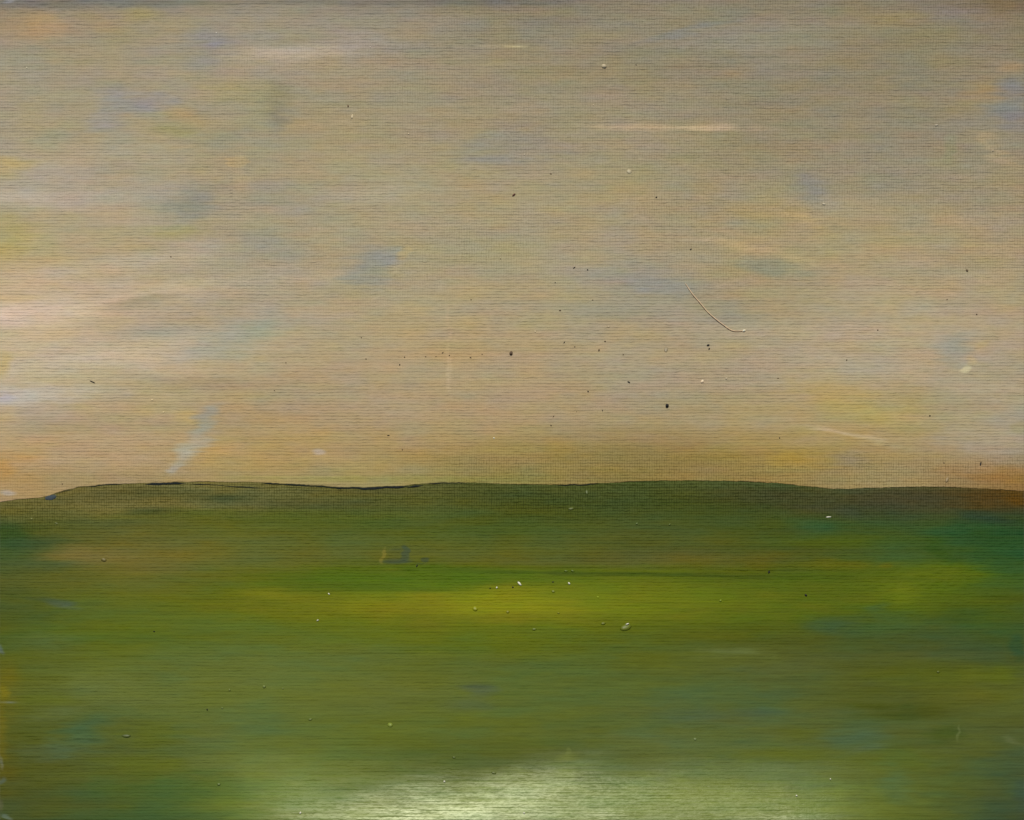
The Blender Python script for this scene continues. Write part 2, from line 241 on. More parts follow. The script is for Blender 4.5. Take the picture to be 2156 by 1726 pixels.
def picture(X, Y, side):
    """tone of the paint (sRGB 0..255) at canvas points, for the sky paint or the field paint"""
    wx = X + 26 * fbm(X / 90.0, Y / 20.0, 11, 2); wy = Y + 8 * fbm(X / 110.0, Y / 14.0, 21, 3)
    if side == 'sky':
        c = grid(wx, wy, GX, SKY_Y, SKY_C)
        c = lay(wx * .35 + X * .65, wy * .5 + Y * .5, c, SKY_S, 31)
        e = .3 + .7 * sst(0, 120, Y)
        warm = fbm(X / 62.0, Y / 26.0, 41, 3); green = fbm(X / 80.0, Y / 22.0, 51, 3); lum = fbm(X / 120.0, Y / 7.0, 61, 3)
        c = c + (warm[:, None] * np.array([6, 1, -9]) + green[:, None] * np.array([-5, 2, -2]) + lum[:, None] * np.array([5, 5, 5])) 
        l2 = fbm(X / 16.0, Y / 5.0, 71, 2); c = c * (1 + .025 * l2)[:, None]
        g_ = c.mean(1, keepdims=True); c = g_ + (c - g_) * (.93 - .10 * sst(900, 1000, Y))[:, None]
        c = c * (1 + sst(620, 860, Y)[:, None] * np.array([-.018, .004, .05]))
        c = c * np.array([1.042, 1.030, 1.032]) * (1 - .04 * (1 - sst(60, 420, Y)) * sst(300, 1200, X) )[:, None]
    else:
        c = grid(wx, wy, GX, FLD_Y, FLD_C)
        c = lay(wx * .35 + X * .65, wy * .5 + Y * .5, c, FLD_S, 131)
        warm = fbm(X / 110.0, Y / 20.0, 141, 3); green = fbm(X / 90.0, Y / 22.0, 151, 3); lum = fbm(X / 150.0, Y / 6.0, 161, 3)
        c = c + (warm[:, None] * np.array([3, 1, -4]) + green[:, None] * np.array([-6, 1, 7]) + lum[:, None] * np.array([5, 5, 3]))
        l2 = fbm(X / 24.0, Y / 3.0, 171, 2); c = c * (1 + .03 * l2)[:, None]
        ex = np.clip(c[:, 0] - .92 * c[:, 1], 0, 60) * sst(1300, 1400, Y) * sst(20, 60, X); c[:, 0] -= .6 * ex; c[:, 2] += .25 * ex
        c = c * (np.array([.975, 1.01, .99]) + (1 - sst(20, 110, Y - 1015))[:, None] * np.array([.02, 0, .02]))
    return np.clip(c, 2, 250)

GAIN_SKY, GAIN_FLD = 1.0, 1.0
def pigment(c, side='sky'):
    return np.clip((lin(c) - (HAZE if side == 'fld' else 0)) / K, .003, .9)

LUMPS = []   # (x, y, half width, half height, tall) small raised grains under the paint skin
def relief(X, Y, side):
    """height of the paint skin in canvas units"""
    h = .35 * fbm(X / 70.0, Y / 3.1, 201, 2) + .5 * fbm(X / 160.0, Y / 16.0, 211, 3)
    h = h + .22 * fbm(X / 9.0, Y / 6.0, 221, 2)
    if side == 'fld':
        h = h + .55 * fbm(X / 60.0, Y / 7.0, 231, 3) * sst(1180, 1260, Y)
        # wrinkled skin at the right under the dark corner
        w = np.exp(-(((X - 1960) / 130) ** 2 + ((Y - 1225) / 45) ** 2)); h = h + 1.3 * w * fbm(X / 22.0 + Y / 30.0, Y / 10.0, 241, 2)
        w = np.exp(-(((X - 140) / 120) ** 2 + ((Y - 1560) / 60) ** 2)); h = h + 1.2 * w * fbm(X / 34.0, Y / 6.0, 251, 2)
        # stepped edges of overlapping strokes
        e = 1206 + 7 * sst(1100, 2000, X) - 8 * sst(700, 1000, X) + 2.5 * vnoise(X / 60.0, X * 0, 252)
        h = h - .9 * np.exp(-((Y - e) / 2.2) ** 2) * sst(720, 820, X) * (1 - sst(1750, 2000, X))
    else:
        hz = horizon(X)
        lip = np.exp(-((hz - Y) / 4.5) ** 2) * (.8 + .5 * vnoise(X / 80.0, X * 0 + 1, 261)); h = h + .45 * lip
        for k in range(9):            # a row of pressed dots
            h = h + 1.5 * np.exp(-(((X - 487 - (k % 2)) / 2.6) ** 2 + ((Y - (352 + k * 7.6)) / 2.6) ** 2))
        h = h + .7 * np.exp(-((X - 945) / 3.0) ** 2) * sst(660, 700, Y) * (1 - sst(820, 900, Y))
        w = np.exp(-(((X - 100) / 150) ** 2 + ((Y - 18) / 18) ** 2)); h = h + 1.2 * w * fbm(X / 12.0, Y / 4.0, 271, 2)
    # grains caught under the paint
    return h

def sheen(X, Y):
    """0..1: where the paint has dried glossy (a pool of medium along the bottom edge)"""
    n = fbm(X / 110.0, Y / 6.0, 301, 3) + .7 * fbm(X / 70.0, Y / 30.0, 305, 2)
    top = np.interp(X, [380, 560, 660, 740, 830, 920, 1010, 1100, 1190, 1300, 1480, 1640, 1800, 1960], [1800, 1748, 1726, 1708, 1692, 1674, 1656, 1630, 1594, 1616, 1640, 1650, 1710, 1780])
    pk = np.interp(X, [480, 620, 740, 860, 1000, 1110, 1200, 1300, 1450, 1700, 1840, 1960], [.05, .5, 1, 1.05, .78, .48, .24, .14, .11, .13, .07, 0])
    g = (.28 * sst(-60, 30, Y - top + 22 * n) + .72 * sst(-8, 58, Y - top + 14 * n)) * pk * (1 + .25 * n)
    g = g + .16 * sst(1560, 1690, Y + 14 * n) * sst(460, 620, X + 30 * n) * (1 - sst(1650, 1900, X))
    g = g + .35 * np.exp(-((Y - 1722) / 9) ** 2 - ((X - 1640) / 90) ** 2) + .3 * np.exp(-((Y - 1714) / 12) ** 2 - ((X - 1270) / 40) ** 2)
    return np.clip(g, 0, 1.1)

def canvas_mesh(name, side, nx, ny):
    x = np.linspace(0, DW, nx); v = np.linspace(0, 1, ny)
    X, V = np.meshgrid(x, v); hz = horizon(X)
    Y = hz * (1 - V) if side == 'sky' else hz + (DH - hz) * V
    if side == 'sky': Y = hz * V
    X = X.ravel(); Y = Y.ravel()
    Z = relief(X, Y, side) * .8
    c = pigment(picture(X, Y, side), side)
    px, py = (X - DW / 2) * U, (DH / 2 - Y) * U
    co = np.stack([px, py, Z * U], 1)
    # a rolled-under rim so that the paint skin meets the board
    nv = nx * ny
    me = bpy.data.meshes.new(name)
    i = np.arange(nx - 1)[None, :] + nx * np.arange(ny - 1)[:, None]
    a, b, cc, d = i, i + 1, i + 1 + nx, i + nx
    f = np.stack([a, d, cc, b], -1).reshape(-1, 4)
    ring = np.concatenate([np.arange(nx), np.arange(1, ny) * nx + nx - 1, (ny - 1) * nx + np.arange(nx - 2, -1, -1), np.arange(ny - 2, 0, -1) * nx])
    rco = co[ring].copy(); rco[:, 2] = -5.2 * U
    n2 = len(ring); r0 = nv + np.arange(n2); r1 = nv + (np.arange(n2) + 1) % n2
    f2 = np.stack([ring, np.roll(ring, -1), r1, r0], -1)
    co = np.concatenate([co, rco]); f = np.concatenate([f, f2])
    c = np.concatenate([c, c[ring]]); 
    me.vertices.add(len(co)); me.vertices.foreach_set('co', co.astype(np.float32).ravel())
    me.loops.add(f.size); me.loops.foreach_set('vertex_index', f.astype(np.int32).ravel())
    me.polygons.add(len(f)); me.polygons.foreach_set('loop_start', np.arange(0, f.size, 4, dtype=np.int32))
    sm = np.ones(len(f), bool); me.polygons.foreach_set('use_smooth', sm)
    me.update(calc_edges=True)
    ca = me.color_attributes.new('paint', 'FLOAT_COLOR', 'POINT')
    ca.data.foreach_set('color', np.concatenate([c, np.ones((len(c), 1))], 1).astype(np.float32).ravel())
    Xa = np.concatenate([X, X[ring]]); Ya = np.concatenate([Y, Y[ring]])
    n = fbm(Xa / 150.0, Ya / 60.0, 401, 2); n2_ = fbm(Xa / 260.0, Ya / 130.0, 411, 2)
    if side == 'sky':
        rib = 1.0 + .25 * n
        cross = np.clip(.70 + .4 * n2_ + .35 * sst(700, 1500, Xa) * (1 - sst(380, 620, Ya)) + .55 * sst(940, 990, Ya) * sst(900, 1100, Xa) - .45 * sst(560, 680, Ya) * (1 - sst(900, 980, Ya)), .02, 1.1)
        dry_shade = .24 + .10 * sst(300, 900, Xa) * (1 - sst(800, 950, Ya)) + .25 * sst(900, 1000, Ya) * sst(750, 1000, Xa)  # sky thread gaps get painted shade; older coat bared near the horizon
    else:
        hzz = horizon(Xa); dd = Ya - hzz
        ctr = sst(380, 640, Xa + 60 * n) * sst(1330, 1480, Ya)
        rib = 1.15 - .50 * sst(100, 300, dd) + .3 * n - .26 * ctr - .12 * sst(1500, 1900, Xa) * sst(1300, 1400, Ya)
        rib = np.maximum(rib, .30) + .28 * np.clip(sheen(Xa, Ya) * 3, 0, 1)
        cross = np.clip(1.0 * (1 - sst(60, 130, dd)) + .55 * np.exp(-(((Xa - 1350) / 330) ** 2 + ((Ya - 1175) / 40) ** 2)) + .2 * n - .05, 0, 1.1)
        dry_shade = .12 + .85 * (1 - sst(22, 110, dd)) 
    for nm, v_ in (('rib', rib), ('cross', cross), ('dry_shade', dry_shade), ('sheen', sheen(Xa, Ya) if side == 'fld' else Xa * 0)):
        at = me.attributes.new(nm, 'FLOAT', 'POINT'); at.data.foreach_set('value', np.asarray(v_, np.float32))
    return me

# ------------------------------------------------------------------ materials
class G:
    def __init__(s, m):
        s.nt = m.node_tree; s.nt.nodes.clear()
    def n(s, t, **k):
        nd = s.nt.nodes.new(t)
        for a, b in k.items(): setattr(nd, a, b)
        return nd
    def val(s, sock, v):
        if hasattr(v, 'is_linked') or isinstance(v, bpy.types.NodeSocket): s.nt.links.new(v, sock)
        else: sock.default_value = v
    def m(s, op, a, b=0.0, c=None, clamp=False):
        nd = s.n('ShaderNodeMath', operation=op, use_clamp=clamp); s.val(nd.inputs[0], a); s.val(nd.inputs[1], b)
        if c is not None: s.val(nd.inputs[2], c)
        return nd.outputs[0]
    def noise(s, vec, scale, detail=2, rough=.5):
        nd = s.n('ShaderNodeTexNoise'); s.nt.links.new(vec, nd.inputs['Vector']); nd.inputs['Scale'].default_value = scale
        nd.inputs['Detail'].default_value = detail; nd.inputs['Roughness'].default_value = rough
        return s.m('MULTIPLY_ADD', nd.outputs[0], 2.0, -1.0)
    def vec(s, v, sx, sy, sz=1.0, off=(0, 0, 0)):
        nd = s.n('ShaderNodeMapping'); s.nt.links.new(v, nd.inputs[0]); nd.inputs['Scale'].default_value = (sx, sy, sz); nd.inputs['Location'].default_value = off
        return nd.outputs[0]

def paint_material(name, under, ro_matte, ro_gloss):  # under tints the thread gaps, for older coat and painted-in shade alike
    m = bpy.data.materials.new(name); m.use_nodes = True; g = G(m)
    out = g.n('ShaderNodeOutputMaterial'); b = g.n('ShaderNodeBsdfPrincipled'); g.nt.links.new(b.outputs[0], out.inputs[0])
    tc = g.n('ShaderNodeTexCoord'); mm = g.vec(tc.outputs['Object'], 1000, 1000, 1000)          # millimetres
    flat = g.vec(mm, 1, 1, 0)
    sx = g.n('ShaderNodeSeparateXYZ'); g.nt.links.new(flat, sx.inputs[0]); x, y = sx.outputs[0], sx.outputs[1]
    def A(nm):
        a = g.n('ShaderNodeAttribute', attribute_name=nm); return a
    rib, cross, dry_shade, sh = [A(k).outputs['Fac'] for k in ('rib', 'cross', 'dry_shade', 'sheen')]
    # weft ribs: slightly wandering threads that fade and break along their length
    w1 = g.noise(g.vec(flat, .10, .35), 1, 2); w2 = g.noise(g.vec(flat, .7, 1.3, 1, (7, 3, 0)), 1, 1)
    yy = g.m('ADD', y, g.m('ADD', g.m('MULTIPLY', w1, .30), g.m('MULTIPLY', w2, .22)))
    ph = g.m('MULTIPLY', yy, 2 * pi / .7346)
    s1 = g.m('SINE', ph)
    s2 = g.m('SINE', g.m('MULTIPLY_ADD', ph, 2.0, 1.1))
    ribh = g.m('ADD', s1, g.m('MULTIPLY', s2, .22))
    br = g.noise(g.vec(flat, .48, 1.36, 1, (1, 2, 0)), 1, 3, .6)
    br2 = g.noise(g.vec(flat, .05, .12, 1, (4, 2, 0)), 1, 1, .6)
    amp = g.m('MULTIPLY', g.m('ADD', g.m('MULTIPLY_ADD', br, 1.6, .70), g.m('MULTIPLY', br2, .35)), rib)
    amp = g.m('MAXIMUM', amp, .06)
    ribz = g.m('MULTIPLY', ribh, amp)
    # warp threads showing through as short ticks
    w3 = g.noise(g.vec(flat, .5, .25, 1, (9, 9, 0)), 1, 2)
    xx = g.m('ADD', x, g.m('MULTIPLY', w3, .28))
    v1 = g.m('SINE', g.m('MULTIPLY', xx, 2 * pi / .612))
    vb = g.noise(g.vec(flat, 1.5, 1.1, 1, (5, 8, 0)), 1, 2, .6)
    vz = g.m('MULTIPLY', v1, g.m('MULTIPLY', cross, g.m('MAXIMUM', g.m('MULTIPLY_ADD', vb, 1.3, .75), 0.0)))
    gr = g.noise(g.vec(flat, 1.6, 3.4), 1, 3, .65)
    streak = g.noise(g.vec(flat, .16, 3.0, 1, (3, 1, 0)), 1, 3, .6)
    hgt = g.m('ADD', g.m('ADD', ribz, g.m('MULTIPLY', vz, .8)), g.m('ADD', g.m('MULTIPLY', gr, g.m('MULTIPLY_ADD', g.m('MULTIPLY', sh, 3.0, clamp=True), -.62, .75)), g.m('MULTIPLY', streak, .35)))
    bump = g.n('ShaderNodeBump'); bump.inputs['Strength'].default_value = 1.0; bump.inputs['Distance'].default_value = BUMP * .001
    g.nt.links.new(hgt, bump.inputs['Height']); g.nt.links.new(bump.outputs[0], b.inputs['Normal'])
    # pigment darkened between threads: older coat near the horizon, painted-in gap shade elsewhere
    col = A('paint').outputs['Color']
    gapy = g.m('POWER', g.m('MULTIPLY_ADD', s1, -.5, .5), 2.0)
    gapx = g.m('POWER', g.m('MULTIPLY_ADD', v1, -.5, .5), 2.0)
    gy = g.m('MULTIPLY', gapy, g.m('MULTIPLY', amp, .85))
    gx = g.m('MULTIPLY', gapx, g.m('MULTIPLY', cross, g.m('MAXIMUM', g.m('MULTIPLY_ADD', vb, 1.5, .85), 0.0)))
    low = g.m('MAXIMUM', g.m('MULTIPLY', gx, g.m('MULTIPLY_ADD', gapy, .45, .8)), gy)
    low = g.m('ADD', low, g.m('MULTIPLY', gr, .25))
    f = g.m('MULTIPLY', low, dry_shade, clamp=True)
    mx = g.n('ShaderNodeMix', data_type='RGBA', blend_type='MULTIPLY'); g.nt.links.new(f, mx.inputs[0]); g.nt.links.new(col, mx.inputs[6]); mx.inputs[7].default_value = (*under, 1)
    # bristle-wide streaks of more and less loaded paint
    st = g.m('ADD', g.m('MULTIPLY', g.noise(g.vec(flat, .22, 5.0, 1, (2, 6, 0)), 1, 3, .6), .12), g.m('MULTIPLY', g.noise(g.vec(flat, 2.2, 2.6, 1, (8, 6, 0)), 1, 2, .7), .07))
    sc = g.m('ADD', st, 1.0)
    v2 = g.n('ShaderNodeVectorMath', operation='SCALE'); g.nt.links.new(mx.outputs[2], v2.inputs[0]); g.nt.links.new(sc, v2.inputs['Scale'])
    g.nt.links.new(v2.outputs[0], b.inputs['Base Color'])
    ro = g.m('MULTIPLY_ADD', g.m('MULTIPLY', sh, 5.0, clamp=True), ro_gloss - ro_matte, ro_matte)
    ro = g.m('ADD', ro, g.m('MULTIPLY', streak, .05))
    g.nt.links.new(ro, b.inputs['Roughness'])
    spec = g.m('MULTIPLY_ADD', sh, SPEC_G - SPEC_M, SPEC_M); g.nt.links.new(spec, b.inputs['Specular IOR Level']); b.inputs['Specular Tint'].default_value = (.95, 1.0, .74, 1)
    return m

def plain(name, col, rough=.6, spec=.3, var=.15, scale=4.0):
    m = bpy.data.materials.new(name); m.use_nodes = True; g = G(m)
    out = g.n('ShaderNodeOutputMaterial'); b = g.n('ShaderNodeBsdfPrincipled'); g.nt.links.new(b.outputs[0], out.inputs[0])
    tc = g.n('ShaderNodeTexCoord'); mm = g.vec(tc.outputs['Object'], 1000, 1000, 1000)
    nz = g.noise(mm, scale, 3)
    sc = g.m('MULTIPLY_ADD', nz, var, 1.0)
    v2 = g.n('ShaderNodeVectorMath', operation='SCALE'); v2.inputs[0].default_value = col; g.nt.links.new(sc, v2.inputs['Scale'])
    g.nt.links.new(v2.outputs[0], b.inputs['Base Color']); b.inputs['Roughness'].default_value = rough; b.inputs['Specular IOR Level'].default_value = spec
    return m

BUMP = .039; SPEC_M, SPEC_G = .06, 1.0
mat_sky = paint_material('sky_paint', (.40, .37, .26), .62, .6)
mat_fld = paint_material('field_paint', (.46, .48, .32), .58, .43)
mat_board = plain('primed_board', (.30, .28, .34), .7, .2)
mat_edge = plain('outline_paint', (.018, .022, .014), .7, .06, .4, 2.0)
mat_black = plain('black_grit', (.006, .005, .004), .6, .25)
mat_brown = plain('brown_grit', (.11, .065, .03), .6, .3, .3)
mat_rust = plain('rust_grit', (.09, .02, .008), .55, .3, .3)
mat_white = plain('pale_grit', (.78, .74, .55), .35, .5, .1)
mat_hair = plain('bristle_fibre', (.80, .56, .33), .5, .2, .2, 1.0)

# ------------------------------------------------------------------ the setting: paving the board lies on
bm = bmesh.new(); bmesh.ops.create_grid(bm, x_segments=2, y_segments=2, size=60)
me = bpy.data.meshes.new('ground'); bm.to_mesh(me); bm.free()
gmat = plain('paving', (.30, .28, .25), .85, .2, .25, .02)
tag(link('ground', me, gmat), kind='structure')

# ------------------------------------------------------------------ the painting
root = link('painting', None, loc=(0, 0, 0)); TOP = BOARD
tag(root, 'small canvas board painted with a pale tan cloudy sky over a dark green field', 'painting')
bm = bmesh.new(); bmesh.ops.create_cube(bm, size=1)
for v in bm.verts: v.co = Vector((v.co.x * (PW - .0001), v.co.y * (PH + .0003), v.co.z * (BOARD - .0006)))
bmesh.ops.bevel(bm, geom=bm.edges[:], offset=.00012, segments=2, affect='EDGES')
me = bpy.data.meshes.new('canvas_board'); bm.to_mesh(me); bm.free()
link('canvas_board', me, mat_board, root, (0, 0, (BOARD - .0006) / 2))
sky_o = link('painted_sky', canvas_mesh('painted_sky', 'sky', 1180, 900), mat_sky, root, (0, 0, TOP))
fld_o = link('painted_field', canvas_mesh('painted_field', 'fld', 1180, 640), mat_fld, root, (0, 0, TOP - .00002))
tag(sky_o, 'pale tan and grey sky paint with blue smudges'); tag(fld_o, 'dark green field paint with a yellow band and a glossy lower edge')

# dark broken outline under the sky edge
def ribbon(name, pts, mat, parent, z):
    """pts: x, y, half width ; a low rounded bead of paint"""
    bm = bmesh.new(); rows = []
    n = len(pts)
    for k, (x, y, w) in enumerate(pts):
        a, b_ = pts[max(k - 1, 0)], pts[min(k + 1, n - 1)]
        tx, ty = b_[0] - a[0], b_[1] - a[1]; L = math.hypot(tx, ty) or 1; nx_, ny_ = -ty / L, tx / L
        r = []
        for s in (-1, -.6, 0, .6, 1):
            X_, Y_ = P(x + nx_ * w * s, y + ny_ * w * s)
            r.append(bm.verts.new((X_, Y_, (.55 * min(w, 2) * (1 - s * s) - .25) * U)))
        rows.append(r)
    for r0, r1 in zip(rows, rows[1:]):
        for q in range(4): bm.faces.new((r0[q], r0[q + 1], r1[q + 1], r1[q]))
    bmesh.ops.recalc_face_normals(bm, faces=bm.faces[:])
    for f in bm.faces:
        f.smooth = True
        if f.normal.z < 0: f.normal_flip()
    me = bpy.data.meshes.new(name); bm.to_mesh(me); bm.free()
    return link(name, me, mat, parent, (0, 0, z))
def hline(x0, x1, off, w, seed, taper=18):
    rs = random.Random(seed); pts = []; k = int((x1 - x0) / 4)
    for i in range(k + 1):
        x = x0 + (x1 - x0) * i / k
        t = min(1, (x - x0) / taper, (x1 - x) / taper); t = max(t, .05)
        o = off(x) if callable(off) else off
        nz = float(vnoise(np.array([x / 22.0]), np.array([seed * 1.7]), 777)[0])
        pts.append((x, float(horizon(np.array([x]))[0]) + o + .4 * nz, w * t * (1 + .55 * nz)))
    return pts
blue_line = plain('blue_black_paint', (.016, .020, .018), .7, .06, .4, 2.0)
for (x0, x1, off, w, sd, mt) in ((180, 262, 1.2, .8, 1, mat_edge), (305, 392, lambda x: 2.6, 2.2, 2, blue_line), (548, 730, lambda x: 1.4 + (x - 548) / 182 * .8, 1.5, 3, mat_edge),
        (700, 862, lambda x: 2.2, 2.1, 4, blue_line), (856, 892, lambda x: 4.0, 2.4, 5, blue_line), (898, 990, 1.2, .7, 6, blue_line),
        (400, 560, lambda x: 4.0 + (x - 400) / 160 * 9, .9, 7, mat_edge), (112, 160, 2.0, .8, 8, mat_edge), (1170, 1262, 1.0, .9, 9, mat_edge),):
    ribbon('outline_stroke', hline(x0, x1, off, w, sd), mt, fld_o, .00006)

for (x, y, w_) in ((107, 1047, 5.5),):
    rs = random.Random(3); pts_ = [(x - 11 + 22 * k / 9, y + 2.5 - .5 * k + rs.uniform(-.5, .5), w_ * (max(.12, sin(pi * (k + .6) / 10)) ** .6) * rs.uniform(.8, 1.1)) for k in range(10)]
    ribbon('paint_dab', pts_, plain('slate_blue_paint', (.05, .066, .075), .7, .06, .3, 3.0), fld_o, .00008)

# ------------------------------------------------------------------ grains, specks and the bristle
def surf_z(x, y):
    X_, Y_ = np.array([float(x)]), np.array([float(y)]); s = 'sky' if y < float(horizon(X_)[0]) else 'fld'
    return TOP - (0 if s == 'sky' else .00002) + float(relief(X_, Y_, s)[0]) * .8 * U
def chip_mesh(name, L, W, H, ang, seed, sub=2, rough=.28):
    rs = random.Random(seed); bm = bmesh.new(); bmesh.ops.create_icosphere(bm, subdivisions=sub, radius=1)
    d = [Vector((rs.gauss(0, 1), rs.gauss(0, 1), rs.gauss(0, 1))).normalized() for _ in range(5)]; q = [rs.uniform(-rough, rough) for _ in d]
    for v in bm.verts:
        n = v.co.normalized(); r = 1 + sum(k * max(0, n.dot(e)) ** 2 for k, e in zip(q, d)) * 1.6
        v.co = n * r; v.co = Vector((v.co.x * L * U, v.co.y * W * U, v.co.z * H * U))
    bmesh.ops.rotate(bm, verts=bm.verts[:], cent=(0, 0, 0), matrix=Matrix.Rotation(radians(ang), 3, 'Z'))
    for f in bm.faces: f.smooth = sub > 1
    me = bpy.data.meshes.new(name); bm.to_mesh(me); bm.free(); return me
def local_mat(x, y, gain):
    X_, Y_ = np.array([float(x)]), np.array([float(y)]); s = 'sky' if y < float(horizon(X_)[0]) else 'fld'
    c = pigment(picture(X_, Y_, s), s)[0] * gain
    return plain('paint_skin', tuple(float(min(.85, k)) for k in c), (.45), .25, .1)
# paint-covered grains: parts of the painted skin
for i, (x, y, L, W, H, gain) in enumerate([
    (1271,140,5.2,4,4.6,1.7),(1324,362,5.5,4.5,2.6,1.25),(742,245,3.2,5,2.4,1.5),(1402,736,4.2,7,1.8,.75),(1127,698,2.6,2,1.6,1.4),(1281,688,3.2,2,2,1.2),
    (1478,804,4,2.8,3.2,1.9),(1566,697,4,2.4,3,2.0),(1971,264,4,2,2,1.5),(1734,430,4,2,1.8,1.4),(1529,797,2.6,2,2.2,1.5),(345,868,2,2,2,1.6),(321,842,2.6,2,2,1.6),
    (1993,1010,3.4,6,2.2,.9),(780,98+2,1.8,1.6,1.8,1.8),(456,70,1.8,1.5,1.6,1.8),(57,143,1.8,1.6,1.8,1.8),(2090,318,2.4,1.4,1.6,1.5),(860,282,1.8,1.6,1.8,1.8),(1104,326,1.8,1.6,1.8,1.7),(1249,222,1.8,1.6,1.8,1.7),
    (1202,1070,7,4,2.4,1.3),(1235,1036,3,5,1.6,1.35),(1341,1102,3,2,1.8,1.5),(1410,1104,3,2,1.8,1.5),(219,1178,6,4.5,3,1.0),(1000,1281,5,5,3.4,1.25),(1069,1288,4.6,3.6,2.8,1.0),(1165,1245,4,3,2.2,1.05),
    (1176,1290,3,2,2,1.2),(1192,1202,5,2.4,2.2,1.2),(1206,1202,4,2.4,2.0,1.2),(1317,1320,13,8,4.0,1.25),(1270,1312,6,3.6,2.4,1.1),(1125,1324,5,2.4,1.8,1.1),(484,1452,3,3,2.4,1.2),(556,1445,4.5,3.6,2.6,1.2),(596,1449,2.6,2.2,2,1.2),
    (468,1490,2.6,2.2,1.8,1.2),(654,1514,4,2.4,2,1.2),(266,1549,10,3.6,2.4,.95),(461,1650,4,3,2,1.1),(1975,1414,3.6,3,2.4,1.2),(956,1594,4,2,1.6,1.15),(1040,1626,6,3,1.8,1.05),(1463,1556,4,3,2,1.3),(822,1526,5,5,3.6,1.9),(67,1092,3,2,1.6,1.6),(119,1101,5,2,1.4,1.3),(1517,1264,3,2.6,2.2,1.5),(1259,1257,2.8,2.4,2.2,1.9)]):
    p = sky_o if y < float(horizon(np.array([float(x)]))[0]) else fld_o
    X_, Y_ = P(x, y)
    o = link('paint_lump', chip_mesh('paint_lump', L, W, H * .62, random.uniform(-20, 20), 50 + i, 2, .2), local_mat(x, y, gain), p, (X_, Y_, surf_z(x, y) - p.location.z + .2 * U))

